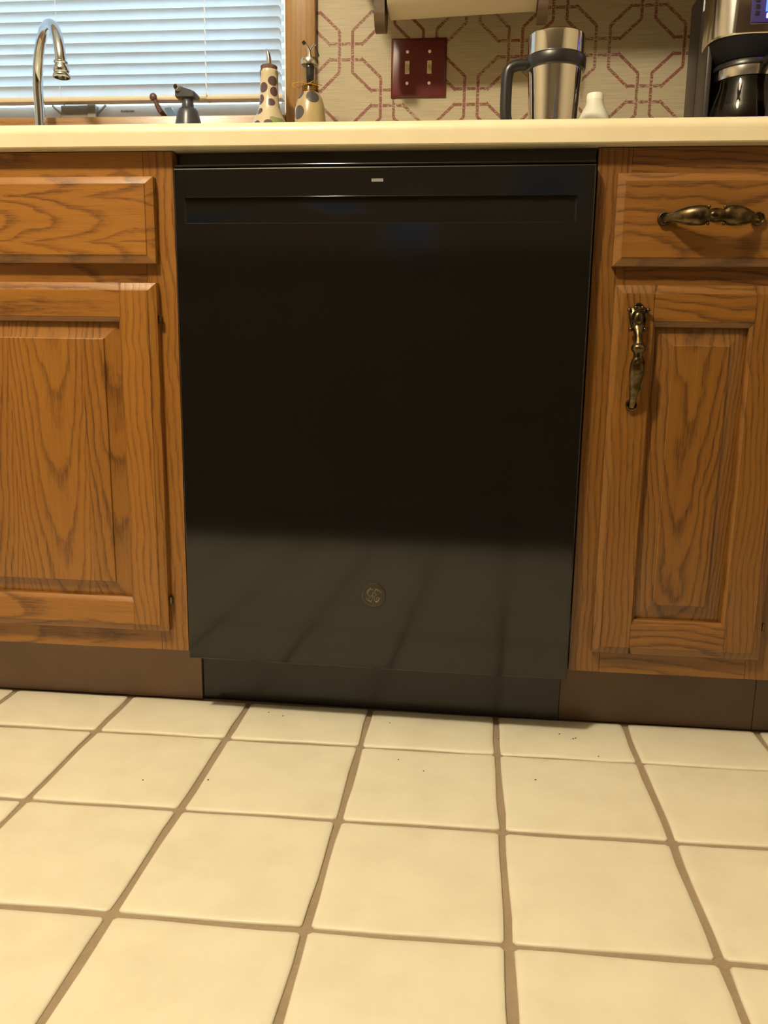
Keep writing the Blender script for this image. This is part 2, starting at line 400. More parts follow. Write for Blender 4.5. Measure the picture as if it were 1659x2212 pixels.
def tile_mesh(kind, w, d, seed):
    key = (kind, seed)
    if key not in variants:
        bm = tile_bm(w, d, seed); bmesh.ops.recalc_face_normals(bm, faces=bm.faces[:])
        me = bpy.data.meshes.new('floor_tile'); bm.to_mesh(me); bm.free(); me.materials.append(TILE)
        for p in me.polygons: p.use_smooth = True
        variants[key] = me
    return variants[key]
ct, st = math.cos(GA), math.sin(GA)
for j in range(-1, 8):
    for i in range(-7, 8):
        w = PIT - 0.0095
        if j == -1: d, vy, kd = 0.1335, -(-1 + 0) * 0 + 0.0, 'cut'
        else: d, kd = PIT - 0.0085, 'full'
        me = tile_mesh(kd, w, d, random.randrange(6))
        cxx = (i + 0.5) * PIT; cyy = (0.0048 + d / 2) if j == -1 else -(j + 0.5) * PIT
        x = GX + cxx * ct - cyy * st; y = GY + cxx * st + cyy * ct
        if j == -1: y -= cxx * st * 0.6
        o = bpy.data.objects.new('floor_tile', me); COL.objects.link(o); o.parent = fl
        o.location = (x + random.uniform(-.0007, .0007), y + random.uniform(-.0007, .0007), 0.0008 + random.uniform(-.0004, .0004))
        o.rotation_euler = (random.uniform(-.0012, .0012), random.uniform(-.0012, .0012), GA + random.uniform(-.003, .003))
# crumbs
bm = B()
for px, py in ((0.298, 0.011), (0.318, -0.004), (0.322, -0.001), (0.024, 0.015), (-0.182, 0.028), (-0.155, 0.018), (0.20, -0.02), (-0.30, -0.218), (-0.21, -0.205), (0.25, -0.145), (0.09, -0.14), (0.05, -0.11), (0.35, -0.06)):
    ball(bm, (px, py, 0.0014), 0.0011, random.uniform(.8, 1.6), 1, 0.6, seg=6)
tag(obj('crumbs', bm, plain('crumb_brown', (0.12, 0.06, 0.03), 0.9), None), 'tiny dark crumbs scattered on the cream floor tiles near the toe kick', 'crumbs', kind='stuff')

# ------------------------------------------------------------------ cabinetry
def chblock(bm, x0, x1, z0, z1, yb=0.0, yf=-0.019, l=0, r=0, t=0, b=0, ye=None, st=0.0):
    """board with chamfered sides: l,r,t,b are the chamfer widths, ye the depth where the chamfer starts"""
    ye = yf + 0.0065 if ye is None else ye
    def rect(a0, a1, c0, c1, y): return [(a0, y, c0), (a1, y, c0), (a1, y, c1), (a0, y, c1)]
    rings = [rect(x0, x1, z0, z1, yb), rect(x0, x1, z0, z1, ye)]
    if st:
        f = 0.18; rings.append(rect(x0 + l * f, x1 - r * f, z0 + b * f, z1 - t * f, ye - st * 0.35))
        f = 0.9; rings.append(rect(x0 + l * f, x1 - r * f, z0 + b * f, z1 - t * f, yf + st * 0.5))
    rings.append(rect(x0 + l, x1 - r, z0 + b, z1 - t, yf))
    return loft(bm, rings)
def pull_bm_h():
    """ornate drawer pull along X centred on 0, y<0 towards the room, foot plane y=0"""
    bm = B(); L = 0.062
    N_ = 44; pts = []; rad = []
    for i in range(N_ + 1):
        t = -1 + 2 * i / N_; x = L * t; a = abs(t)
        y = -0.027 * (1 - a ** 2.6) - 0.004
        if a > 0.93: r = 0.0055
        elif a > 0.16:
            q = (0.93 - a) / 0.77; r = 0.0052 + 0.0072 * math.sin(PI * min(1, q * 0.70)) ** 1.3
            r *= 1 - 0.25 * max(0, (0.24 - a) / 0.08)
        else: r = 0.0078 + 0.0018 * math.cos(a / 0.16 * PI / 2)
        pts.append((x, y, 0)); rad.append((r, r * 0.55))
    tube(bm, pts, rad, 14, ref=(0, 0, 1))
    for s in (-1, 1):   # raised borders of the two lobes
        for zz in (-1, 1):
            p = [];
            for k in range(13):
                a = 0.22 + (0.86 - 0.22) * k / 12; q = (0.93 - a) / 0.77
                r = 0.0052 + 0.0072 * math.sin(PI * min(1, q * 0.70)) ** 1.3
                p.append((s * L * a, -0.027 * (1 - a ** 2.6) - 0.0052, zz * r * 0.97))
            tube(bm, p, 0.0011, 6)
        # scroll beads and foot cup
        for zz in (-1, 1):
            ball(bm, (s * 0.0105, -0.0315, zz * 0.0108), 0.0024, seg=10)
        lathe(bm, [(0.0001, -0.0055), (0.0060, -0.0055), (0.0070, -0.0072), (0.0086, -0.0066), (0.0092, -0.0035), (0.0088, 0.0)], (s * 0.0622, 0, 0), 20, 'y')
        ball(bm, (s * 0.0545, -0.008, 0), 0.0062, 0.8, 1, 1, seg=12)
    ball(bm, (-0.0015, -0.0345, 0), 0.0062, 1.35, 0.6, 1, seg=16)
    tor = [(-0.0015 + 0.0102 * math.cos(a), -0.0335, 0.0078 * math.sin(a)) for a in [2 * PI * k / 24 for k in range(25)]]
    tube(bm, tor, 0.0011, 6)
    return bm
def pull_bm_v():
    """ornate door pull along Z, top at z=0, bottom foot at z=-0.146"""
    bm = B()
    # shield plate with oval boss
    tube(bm, [(0, -0.001, -0.001), (0, -0.004, -0.006), (0, -0.006, -0.016), (0, -0.008, -0.027), (0, -0.010, -0.034)],
         [(0.004, 0.003), (0.0135, 0.004), (0.0125, 0.005), (0.0105, 0.0055), (0.0085, 0.0055)], 18, ref=(1, 0, 0))
    ball(bm, (0, -0.0115, -0.0195), 0.0072, 1.0, 0.62, 1.35, seg=18)
    tor = [(0.0092 * math.cos(a), -0.0115, -0.0195 + 0.0122 * math.sin(a)) for a in [2 * PI * k / 28 for k in range(29)]]
    tube(bm, tor, 0.0011, 6)
    for s in (-1, 1):
        ball(bm, (s * 0.0128, -0.008, -0.0075), 0.0034, 1, 1, 0.8, seg=10); ball(bm, (s * 0.0098, -0.010, -0.0345), 0.0033, seg=10)
        ball(bm, (s * 0.0045, -0.009, -0.0045), 0.0030, seg=10)
    arc = [(0.0050 * math.cos(a), -0.006, -0.0035 + 0.0045 * math.sin(a)) for a in [PI * k / 12 for k in range(13)]]
    tube(bm, arc, 0.0013, 6)
    # neck, ring, lobe
    Z = [-0.033, -0.038, -0.046, -0.053, -0.056, -0.060, -0.063, -0.067, -0.072, -0.080, -0.095, -0.112, -0.126, -0.136, -0.142]
    Y = [-0.012, -0.016, -0.021, -0.024, -0.0245, -0.0255, -0.026, -0.0265, -0.027, -0.027, -0.025, -0.020, -0.014, -0.008, -0.004]
    R = [0.0080, 0.0062, 0.0050, 0.0062, 0.0085, 0.0102, 0.0095, 0.0064, 0.0060, 0.0088, 0.0100, 0.0080, 0.0060, 0.0052, 0.0050]
    F = [0.8, 0.9, 1, 1, 0.9, 0.9, 0.9, 0.9, 0.8, 0.6, 0.5, 0.5, 0.6, 0.7, 0.8]
    P = smooth_path(list(zip(R, Y, Z)), 4); Ff = [F[min(int(i / 4), 14)] for i in range(len(P))]
    tube(bm, [(0, p.y, p.z) for p in P], [(p.x, p.x * f) for p, f in zip(P, Ff)], 16, ref=(1, 0, 0))
    for s in (-1, 1):
        i0 = [k for k, p in enumerate(P) if -0.128 < p.z < -0.070]
        tube(bm, [(s * P[k].x * 0.98, P[k].y - 0.001, P[k].z) for k in i0], 0.0009, 6)
    lathe(bm, [(0.0001, -0.0045), (0.0055, -0.0045), (0.0066, -0.0065), (0.0080, -0.006), (0.0086, -0.003), (0.0084, 0.0)], (0, 0, -0.1395), 20, 'y')
    return bm
def place(bm, loc):
    bmesh.ops.translate(bm, verts=bm.verts[:], vec=Vector(loc)); return bm
def hinge(parent, x, z, s):
    bm = B(); lathe(bm, [(0.0020, -0.006), (0.0026, -0.0055), (0.0026, 0.0055), (0.0020, 0.006)], (x + s * 0.0035, -0.0085, z), 10, 'z')
    box(bm, min(x, x + s * 0.004), max(x, x + s * 0.004), -0.009, -0.0005, z - 0.0055, z + 0.0055)
    return tag(obj('hinge', bm, BRASS, parent), 'brass hinge')
def cabinet_door(parent, x0, x1, z0, z1, mats, hinge_side, ins=0.0545, rail=0.052):
    V, Hh, Pm = mats; ix0, ix1, iz0, iz1 = x0 + ins, x1 - ins, z0 + rail - 0.002, z1 - rail
    bm = B(); e = 0.011; f = 0.0295
    def rect(d, y): return [(ix0 + d, y, iz0 + d), (ix1 - d, y, iz0 + d), (ix1 - d, y, iz1 - d), (ix0 + d, y, iz1 - d)]
    loft(bm, [rect(-0.010, -0.001), rect(-0.010, -0.0026), rect(0.0, -0.0028), rect(f, -0.0126), rect(f + 0.0004, -0.0158), rect(f + 0.0016, -0.0164)])
    d = obj('door', bm, Pm, parent, smooth=25)
    ch = 0.0120
    for nm, a in (('l', (x0, ix0 + 0.005, ch, 0.005)), ('r', (ix1 - 0.005, x1, 0.005, ch))):
        bm = B(); chblock(bm, a[0], a[1], z0, z1, -0.0005, l=a[2], r=a[3], t=ch, b=ch, st=0.004); obj('stile', bm, V, d, smooth=25)
    for a in ((z1 - rail - 0.005, z1, 0.0075, ch), (z0, z0 + rail + 0.003, ch, 0.0075)):
        bm = B(); chblock(bm, ix0 - 0.0005, ix1 + 0.0005, a[0], a[1], -0.0005, b=a[2], t=a[3], st=0.004); obj('rail', bm, Hh, d, smooth=25)
    hx = x1 if hinge_side > 0 else x0
    for hz in (z0 + 0.0505, z1 - 0.0525): hinge(d, hx, hz, hinge_side)
    return d
def drawer(parent, x0, x1, z0, z1, mat):
    bm = B(); c = 0.0115; chblock(bm, x0, x1, z0, z1, -0.0005, l=c, r=c, t=c, b=c, st=0.004)
    return obj('drawer_front', bm, mat, parent, smooth=25)
def carcass(c, x0, x1, top, toe_mat, V, Hh, stiles, rails, tx0, tx1, side=True):
    for a, b in stiles:
        bm = B(); box(bm, a, b, 0.0, 0.019, 0.1135, top, 0.0008); obj('frame_stile', bm, V, c)
    for a, b, z0, z1 in rails:
        bm = B(); box(bm, a, b, 0.0003, 0.019, z0, z1, 0.0003); obj('frame_rail', bm, Hh, c)
    bm = B(); box(bm, tx0, tx1, 0.0700, 0.082, 0.0005, 0.114); obj('toe_kick', bm, toe_mat, c)
    bm = B(); box(bm, x0, x0 + 0.016, 0.019, 0.585, 0.1135, top); box(bm, x1 - 0.016, x1, 0.019, 0.585, 0.1135, top)
    box(bm, x0 + 0.016, x1 - 0.016, 0.019, 0.585, 0.1135, 0.128); box(bm, x0 + 0.016, x1 - 0.016, 0.575, 0.585, 0.128, top)
    box(bm, x0 + 0.003, x1 - 0.003, 0.083, 0.585, 0.0005, 0.1135)
    obj('cabinet_body', bm, V, c, smooth=0)
TOPZ = 0.8785
c1 = thing('base_cabinet', (-0.70, 0.3, 0), 'honey oak sink cabinet left of the black dishwasher, below the window', 'cabinet', 'oak base cabinets under the counter')
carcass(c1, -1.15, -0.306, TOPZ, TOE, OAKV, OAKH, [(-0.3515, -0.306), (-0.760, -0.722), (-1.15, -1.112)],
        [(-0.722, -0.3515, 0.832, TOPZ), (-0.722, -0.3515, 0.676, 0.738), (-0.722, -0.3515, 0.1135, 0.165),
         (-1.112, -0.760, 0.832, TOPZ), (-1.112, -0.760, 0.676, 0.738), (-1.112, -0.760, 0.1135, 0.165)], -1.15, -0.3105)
d1 = drawer(c1, -0.735, -0.3325, 0.7205, 0.8418, OAKD)
cabinet_door(c1, -0.735, -0.3335, 0.1500, 0.6925, (OAKV, OAKH, OAKP), 1)
d1b = drawer(c1, -1.14, -0.747, 0.7205, 0.8418, OAKD)
cabinet_door(c1, -1.14, -0.747, 0.1500, 0.6925, (OAKV, OAKH, OAKP), -1)
c2 = thing('base_cabinet', (0.455, 0.3, 0), 'darker oak cabinet right of the dishwasher, with ornate brass drawer and door pulls', 'cabinet', 'oak base cabinets under the counter')
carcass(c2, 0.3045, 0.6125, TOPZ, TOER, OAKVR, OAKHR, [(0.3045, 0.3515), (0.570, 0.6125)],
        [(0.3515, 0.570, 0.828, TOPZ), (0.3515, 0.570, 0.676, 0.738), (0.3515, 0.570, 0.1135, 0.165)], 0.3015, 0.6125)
d2 = drawer(c2, 0.3310, 0.5835, 0.7195, 0.8425, OAKR)
obj('drawer_pull', place(pull_bm_h(), (0.4572, -0.0185, 0.7815)), BRASS, d2)['label'] = 'antique brass pull with two lobes and an oval rosette'
dr = cabinet_door(c2, 0.3368, 0.5835, 0.1500, 0.6940, (OAKVR, OAKHR, OAKPR), 1)
obj('door_pull', place(pull_bm_v(), (0.3690, -0.0185, 0.6670)), BRASS, dr)['label'] = 'antique brass pull with a shield-shaped top'
c3 = thing('base_cabinet', (0.90, 0.3, 0), 'oak cabinet at the far right edge, only its toe kick and frame edge in view', 'cabinet', 'oak base cabinets under the counter')
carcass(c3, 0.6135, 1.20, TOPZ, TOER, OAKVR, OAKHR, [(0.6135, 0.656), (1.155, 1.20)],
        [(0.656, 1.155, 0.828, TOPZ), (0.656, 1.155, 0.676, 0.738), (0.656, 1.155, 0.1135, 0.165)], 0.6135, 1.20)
drawer(c3, 0.642, 1.17, 0.7195, 0.8425, OAKR); cabinet_door(c3, 0.642, 1.17, 0.1500, 0.6940, (OAKVR, OAKHR, OAKPR), 1)

# countertop with a rolled front edge
bm = B(); prof = [(0.580, 0.8800), (-0.0150, 0.8797), (-0.0200, 0.8797), (-0.0215, 0.8812), (-0.0215, 0.8990)]
for k in range(9):
    a = PI / 2 * k / 8; prof.append((-0.0215 + 0.0150 * (1 - math.cos(a)), 0.8990 + 0.0150 * math.sin(a)))
prof += [(0.5785, 0.9140), (0.5785, 0.9180), (0.5985, 0.9180), (0.5985, 0.8800)]
loft(bm, [[(x, y, z) for y, z in prof] for x in (-1.20, 1.22)])
ctop = tag(obj('countertop', bm, COUNTER, None, smooth=35), 'long cream laminate countertop with rolled front edge over the dishwasher and cabinets', 'countertop')

# ------------------------------------------------------------------ dishwasher
dw = thing('dishwasher', (-0.001, -0.0155, 0), 'gloss black built-in dishwasher with pocket handle and small round badge', 'dishwasher')
Y0 = -0.0155; XD0, XD1 = -0.3025, 0.3005; ZB, ZT = 0.1048, 0.8535
HX0, HX1, HZ0, HZ1 = -0.2865, 0.2768, 0.7770, 0.8132
# door panel, with the pocket for the handle left open
bm = B()
def quad(a, b, c, d): bm.faces.new([bm.verts.new(p) for p in (a, b, c, d)])
R_ = 0.0022
def rr(x0, x1, z0, z1, y): return [(x0, y, z0), (x1, y, z0), (x1, y, z1), (x0, y, z1)]
rings = [rr(XD0, XD1, ZB, ZT, 0.020), rr(XD0, XD1, ZB, ZT, Y0 + R_), rr(XD0 + 0.0007, XD1 - 0.0007, ZB + 0.0007, ZT - 0.0007, Y0 + 0.0007), rr(XD0 + R_, XD1 - R_, ZB + R_, ZT - R_, Y0),
         rr(HX0, HX1, HZ0, HZ1, Y0), rr(HX0 + 0.0005, HX1 - 0.0005, HZ0 + 0.0005, HZ1 - 0.0005, Y0 + 0.0006), rr(HX0 + 0.0006, HX1 - 0.0006, HZ0 + 0.0006, HZ1 - 0.0006, Y0 + 0.006)]
loft(bm, rings, cap=False)
door = obj('door_panel', bm, BLACKG, dw, smooth=0)
# handle pocket: shallow scoop
bm = B(); pr = [(Y0 + 0.0022, HZ1 - 0.0005), (Y0 + 0.0028, HZ1 - 0.0030), (Y0 + 0.0032, HZ1 - 0.009), (Y0 + 0.0035, HZ1 - 0.018), (Y0 + 0.0033, HZ1 - 0.026), (Y0 + 0.0031, HZ0 + 0.003), (Y0 + 0.0030, HZ0 + 0.0004)]
rows = [[(x, y, z) for y, z in pr] for x in (HX0 + 0.0004, HX0 + 0.004, HX1 - 0.004, HX1 - 0.0004)]
for r_ in (rows[0], rows[3]):
    for k, p in enumerate(r_): r_[k] = (p[0], Y0 + 0.0012, p[2])
loft(bm, rows, closed=False); obj('pocket_handle', bm, BLACKG, dw, smooth=60)
bm = B(); box(bm, HX0 + 0.003, HX1 - 0.003, Y0 - 0.0004, Y0 + 0.003, HZ1 - 0.0006, HZ1 + 0.0006, 0.0004, 2); obj('handle_lip', bm, BLACKG, dw)
bm = B(); box(bm, XD0 + 0.001, XD1 - 0.001, Y0 + 0.0025, 0.018, ZT + 0.0012, ZT + 0.0050, 0.0012, 2); obj('door_top_trim', bm, BLACKG, dw)
bm = B(); box(bm, -0.3035, 0.3015, 0.012, 0.02, 0.8610, 0.8792); obj('mounting_strip', bm, plain('strip_black', (0.030, 0.028, 0.024), 0.45), dw)
bm = B(); box(bm, -0.292, 0.278, 0.021, 0.500, 0.112, 0.8560); obj('tub', bm, BLACKM, dw)
bm = B(); box(bm, -0.3108, 0.2990, 0.0690, 0.078, 0.0015, 0.105, 0.0008); obj('toe_panel', bm, plain('toe_panel_black', (0.016, 0.015, 0.012), 0.28), dw)
bm = B(); box(bm, -0.0110, 0.0058, Y0 - 0.0006, Y0 + 0.001, 0.8322, 0.8366, 0.0003); obj('indicator_light', bm, GREYP, dw)['label'] = 'small grey indicator window'
LX, LZ = -0.0015, 0.2262
bm = B(); lathe(bm, [(0.0001, -0.0010), (0.0150, -0.0010), (0.0154, -0.0022), (0.0185, -0.0020), (0.0193, -0.0008), (0.0193, 0.001)], (LX, Y0, LZ), 48, 'y')
bd = obj('badge', bm, BADGE, dw, smooth=30); bd['label'] = 'round badge with a script monogram'
bm = B()
def stroke(pts, r=0.00055):
    tube(bm, [(LX + x * 0.019, Y0 - 0.0014, LZ + z * 0.019) for x, z in [(p.x, p.z) for p in smooth_path([(a, 0, b) for a, b in pts], 6)]], r, 6)
stroke([(-0.02, 0.42), (-0.22, 0.50), (-0.42, 0.30), (-0.44, 0.02), (-0.28, -0.08), (-0.08, 0.06), (-0.02, 0.26), (-0.06, -0.10), (-0.14, -0.42), (-0.30, -0.48), (-0.38, -0.34), (-0.24, -0.18), (0.02, -0.06)])
stroke([(0.36, 0.34), (0.26, 0.48), (0.10, 0.36), (0.12, 0.14), (0.30, 0.06), (0.14, -0.02), (0.06, -0.28), (0.18, -0.50), (0.36, -0.44), (0.42, -0.22), (0.30, -0.14), (0.24, -0.26), (0.28, -0.34)])
for k in range(4):   # curls round the rim
    a0 = k * PI / 2 + 0.35
    stroke([(0.66 * math.cos(a0 + t) * (1 - 0.16 * t), 0.66 * math.sin(a0 + t) * (1 - 0.16 * t)) for t in (0, 0.25, 0.5, 0.75, 0.95)], 0.0005)
obj('monogram', bm, plain('badge_raised_metal', (0.22, 0.19, 0.15), 0.3, 0.7), bd)
dw.rotation_euler.z = -0.0185

# ------------------------------------------------------------------ window and blinds
win = struct('window_1', None or box(B(), WX0, WX1, 0.672, 0.720, WZ0 - 0.02, 1.1318, 0.0015), VINYL)
def wpart(name, bm, mat, parent=None, **k): return obj(name, bm, mat, parent or win, **k)
for a in ((WX1 - 0.006, WX1, 0.602, 0.672, 1.092, WZ1), (WX1 - 0.030, WX1, 0.672, 0.72, 1.1318, WZ1), (WX0, WX0 + 0.03, 0.602, 0.72, 1.1318, WZ1), (WX0 + 0.03, WX1 - 0.03, 0.672, 0.72, WZ1 - 0.04, WZ1)):
    bm = B(); box(bm, *a); wpart('window_frame', bm, VINYL)
bm = B(); box(bm, WX0 + 0.03, WX1 - 0.03, 0.700, 0.704, 1.1318, WZ1 - 0.04); wpart('glass_pane', bm, GLASS)
# latch with its two splayed arms
bm = B(); box(bm, -0.8000, -0.7380, 0.660, 0.672, 1.095, 1.1305, 0.001); box(bm, -0.7375, -0.7180, 0.657, 0.672, 1.095, 1.1305, 0.001)
lt = wpart('window_latch', bm, plain('taupe_metal', (0.27, 0.245, 0.205), 0.5)); lt['label'] = 'taupe latch housing on the white window frame'
for s, xa in ((-1, -0.800), (1, -0.718)):
    bm = B(); tube(bm, [(xa, 0.665, 1.112), (xa + s * 0.021, 0.665, 1.131)], (0.0026), 6); wpart('latch_arm', bm, plain('taupe_metal_arm', (0.30, 0.28, 0.24), 0.5), lt)
text_mesh('frame_lettering', 'Andersen', 0.0082, (-0.6500, 0.6708, 1.1195), DARKGREY, win)
# folding crank
bm = B(); tube(bm, [(-0.5675, 0.618, 1.1290), (-0.5625, 0.620, 1.1170), (-0.5570, 0.622, 1.1060), (-0.5540, 0.650, 1.0980), (-0.5540, 0.672, 1.0970)], [0.0042, 0.0052, 0.0058, 0.0050, 0.0050], 12); ball(bm, (-0.5690, 0.617, 1.1320), 0.0082, 1, 0.8, 1)
ck = wpart('window_crank', bm, COPPER); ck['label'] = 'bronze folding crank handle'
bm = B(); loft(bm, [[(-0.5500, 0.630, 1.1135), (-0.5350, 0.630, 1.1150), (-0.5220, 0.630, 1.0950), (-0.5410, 0.630, 1.0940)], [(-0.5500, 0.650, 1.1135), (-0.5350, 0.650, 1.1150), (-0.5220, 0.650, 1.0950), (-0.5410, 0.650, 1.0940)]]); wpart('crank_cover', bm, BLUEG, ck)
# casing, stool
bm = B(); box(bm, WX1, -0.2085, 0.582, 0.5995, 0.9185, 2.09, 0.003, 2); tag(obj('trim_2', bm, OAKC, None), 'honey oak window casing', kind='structure')
bm = B(); box(bm, WX0 - 0.06, WX1 - 0.0005, 0.582, 0.600, 0.9185, 1.0845, 0.002, 2); box(bm, WX0, WX1 - 0.0005, 0.600, 0.671, 1.0680, 1.0845); tag(obj('trim_3', bm, OAKS, None), 'oak window stool board', kind='structure')
bm = B(); box(bm, WX0 - 0.06, -0.2085, 0.582, 0.5995, 2.09, 2.15, 0.003, 2); tag(obj('trim_4', bm, OAKH, None), kind='structure')

bl = thing('window_blind', (-1.03, 0.63, 1.12), 'closed white horizontal mini blind hanging in the kitchen window', 'blind')
SX0, SX1 = -1.76, -0.2915
def slat_bm():
    bm = B(); n = 8; Lw = 0.0262; tilt = math.radians(58)
    rows = []
    for side in (0, 1):
        row = []
        for k in range(n + 1):
            t = k / n - 0.5; y_ = t * Lw; bow = -0.0034 * (1 - 4 * t * t) - side * 0.0009
            # t=-0.5 top edge (towards room), +0.5 bottom edge (towards glass)
            yy = y_ * math.cos(tilt) - bow * math.sin(tilt); zz = -y_ * math.sin(tilt) - bow * math.cos(tilt)
            row.append((yy, zz))
        rows.append(row)
    loop = rows[0] + rows[1][::-1]
    rings = []
    for x, f in ((SX0, 0.7), (SX0 + 0.004, 1), (SX1 - 0.005, 1), (SX1 - 0.0015, 0.86), (SX1, 0.62)):
        rings.append([(x, 0.636 + y * 1.0, z * f) for y, z in loop])
    loft(bm, rings); return bm
bm = slat_bm(); bmesh.ops.recalc_face_normals(bm, faces=bm.faces[:])
sm = bpy.data.meshes.new('slat'); bm.to_mesh(sm); bm.free(); sm.materials.append(SLAT)
for p in sm.polygons: p.use_smooth = True
sm.set_sharp_from_angle(angle=math.radians(35))
PS = 0.02122
for k in range(40):
    z = 1.1602 + (k - 0) * PS - 0.0104
    if z > 1.97: break
    o = bpy.data.objects.new('slat', sm); COL.objects.link(o); o.parent = bl
    o.location = Vector((0, random.uniform(-.0004, .0004), z + random.uniform(-.0005, .0005))) - OFF[bl]
    o.rotation_euler.y = random.uniform(-.0007, .0007)
bm = B(); box(bm, SX0, SX1 + 0.001, 0.628, 0.655, 1.1288, 1.1385, 0.0018, 2); br = obj('bottom_rail', bm, TANP, bl); br['label'] = 'cream bottom rail'
bm = B(); box(bm, SX1 + 0.001, SX1 + 0.0035, 0.627, 0.656, 1.1278, 1.1395, 0.001); obj('end_cap', bm, VINYL, br)
bm = B(); box(bm, SX0, SX1, 0.615, 0.655, 1.98, 2.015, 0.002); obj('head_rail', bm, VINYL, bl)
for cx_, big in ((-0.4535, True), (-0.782, False), (-1.25, False)):
    bm = B(); tube(bm, [(cx_, 0.6262, 1.136), (cx_ - 0.002, 0.6262, 1.98)], 0.0006, 5)
    cd = obj('lift_cord', bm, VINYL, bl)
    if big:
        for k in range(39):
            z = 1.1640 + k * PS - 0.009
            if z > 1.965: break
            bm = B(); tube(bm, [(cx_ - 0.0012, 0.6245, z + 0.0062), (cx_ + 0.0004, 0.6235, z), (cx_ + 0.0020, 0.6245, z - 0.0060)], [0.0006, 0.0016, 0.0006], 7)
            obj('ladder_knot', bm, WHITEP, cd)
bm = B(); tube(bm, smooth_path([(-0.4535, 0.6255, 1.140), (-0.457, 0.624, 1.133), (-0.468, 0.6245, 1.1335), (-0.474, 0.626, 1.1285)], 5), 0.0006, 5); obj('loose_cord', bm, TANP, bl)
for cx_ in (-0.4525, -0.782):
    bm = B(); lathe(bm, [(0.0001, -0.0045), (0.003, -0.003), (0.0055, 0.0), (0.0001, 0.0005)], (cx_, 0.64, 1.1286), 12); obj('cord_button', bm, TANP, bl)

# ------------------------------------------------------------------ wall and cabinet fittings
sp = thing('light_switch', (0.0045, 0.5975, 1.1745), 'dark red double switch plate with two toggles, on the trellis wallpaper', 'switch')
bm = B()
loft(bm, [rr(-0.0525, 0.0610, 1.1172, 1.2295, 0.5995), rr(-0.0525, 0.0610, 1.1172, 1.2295, 0.5975), rr(-0.0505, 0.0590, 1.1192, 1.2275, 0.5952), rr(-0.0465, 0.0550, 1.1232, 1.2235, 0.5940)])
obj('switch_plate', bm, PLATE, sp)
for x in (-0.0190, 0.0264):
    bm = B(); box(bm, x - 0.0047, x + 0.0047, 0.5932, 0.5945, 1.1615, 1.1862, 0.0004); f = obj('toggle_surround', bm, IVORY, sp)
    bm = B(); loft(bm, [[(x - 0.0034, 0.5933, 1.1685), (x + 0.0034, 0.5933, 1.1685), (x + 0.0034, 0.5933, 1.1790), (x - 0.0034, 0.5933, 1.1790)],
                        [(x - 0.0030, 0.5845, 1.1625), (x + 0.0030, 0.5845, 1.1625), (x + 0.0030, 0.5855, 1.1690), (x - 0.0030, 0.5855, 1.1690)]])
    obj('toggle', bm, IVORY, f)
    for z in (1.2033, 1.1440):
        bm = B(); lathe(bm, [(0.0001, -0.0013), (0.0018, -0.0012), (0.0031, -0.0006), (0.0033, 0.0)], (x, 0.5940, z), 14, 'y')
        s_ = obj('screw', bm, WHITEP, sp)
# upper cabinet above (out of frame) that carries the towel holder and shades the wall
uc = thing('wall_cabinet', (0.6, 0.45, 1.375), 'oak wall cabinet above the counter, out of view over the paper towels', 'cabinet')
bm = B(); box(bm, -0.14, 1.74, 0.292, 0.599, 1.375, 2.12, 0.002); obj('cabinet_body', bm, OAKVR, uc)
for k in range(4):
    a = -0.12 + k * 0.465; bm = B(); chblock(bm, a, a + 0.44, 1.39, 2.10, 0.2918, 0.274, l=0.012, r=0.012, t=0.012, b=0.012, st=0.004); obj('door', bm, OAKPR, uc)
th = thing('paper_towel_holder', (0.09, 0.46, 1.374), 'dark wooden paper towel holder with two rounded arms above the switch plate', 'towel holder')
def arm(x0, x1, zb, nm='holder_arm'):
    bm = B(); pr_ = []
    for k in range(13):
        a = PI + PI * k / 12; pr_.append((0.468 + 0.030 * math.cos(a), zb + 0.027 + 0.027 * math.sin(a)))
    pr_ += [(0.505, 1.3745), (0.425, 1.3745)]
    loft(bm, [[(x, y, z) for y, z in pr_] for x in (x0, x0 + 0.002, x1 - 0.002, x1)]); return obj(nm, bm, WALNUT, th)
arm(-0.0690, -0.0490, 1.1950); arm(0.2340, 0.2520, 1.2040)
bm = B(); tube(bm, [(-0.0490, 0.475, 1.2825), (0.2345, 0.475, 1.2925)], 0.011, 12); obj('holder_rod', bm, WALNUT, th)
bm = B(); prf = [(0.018, -0.139), (0.058, -0.139), (0.060, -0.137), (0.060, 0.137), (0.058, 0.139), (0.018, 0.139)]
rings = []
for r, h in prf: rings.append([(h, r * math.cos(2 * PI * k / 48), r * math.sin(2 * PI * k / 48)) for k in range(48)])
rings.append(rings[0]); loft(bm, rings, cap=False)
bmesh.ops.remove_doubles(bm, verts=bm.verts[:], dist=1e-6)
bmesh.ops.rotate(bm, verts=bm.verts[:], matrix=Matrix.Rotation(-0.036, 3, 'Y')); place(bm, (0.0925, 0.475, 1.2875))
tag(obj('paper_towel_roll', bm, PAPER, None), 'white roll of paper towels hanging between two dark wooden arms', 'paper towels')

# ------------------------------------------------------------------ things on the counter
CT = 0.9142
def lathed(name, prof, c, mat, parent, seg=40, **k):
    bm = B(); lathe(bm, prof, c, seg); return obj(name, bm, mat, parent, **k)
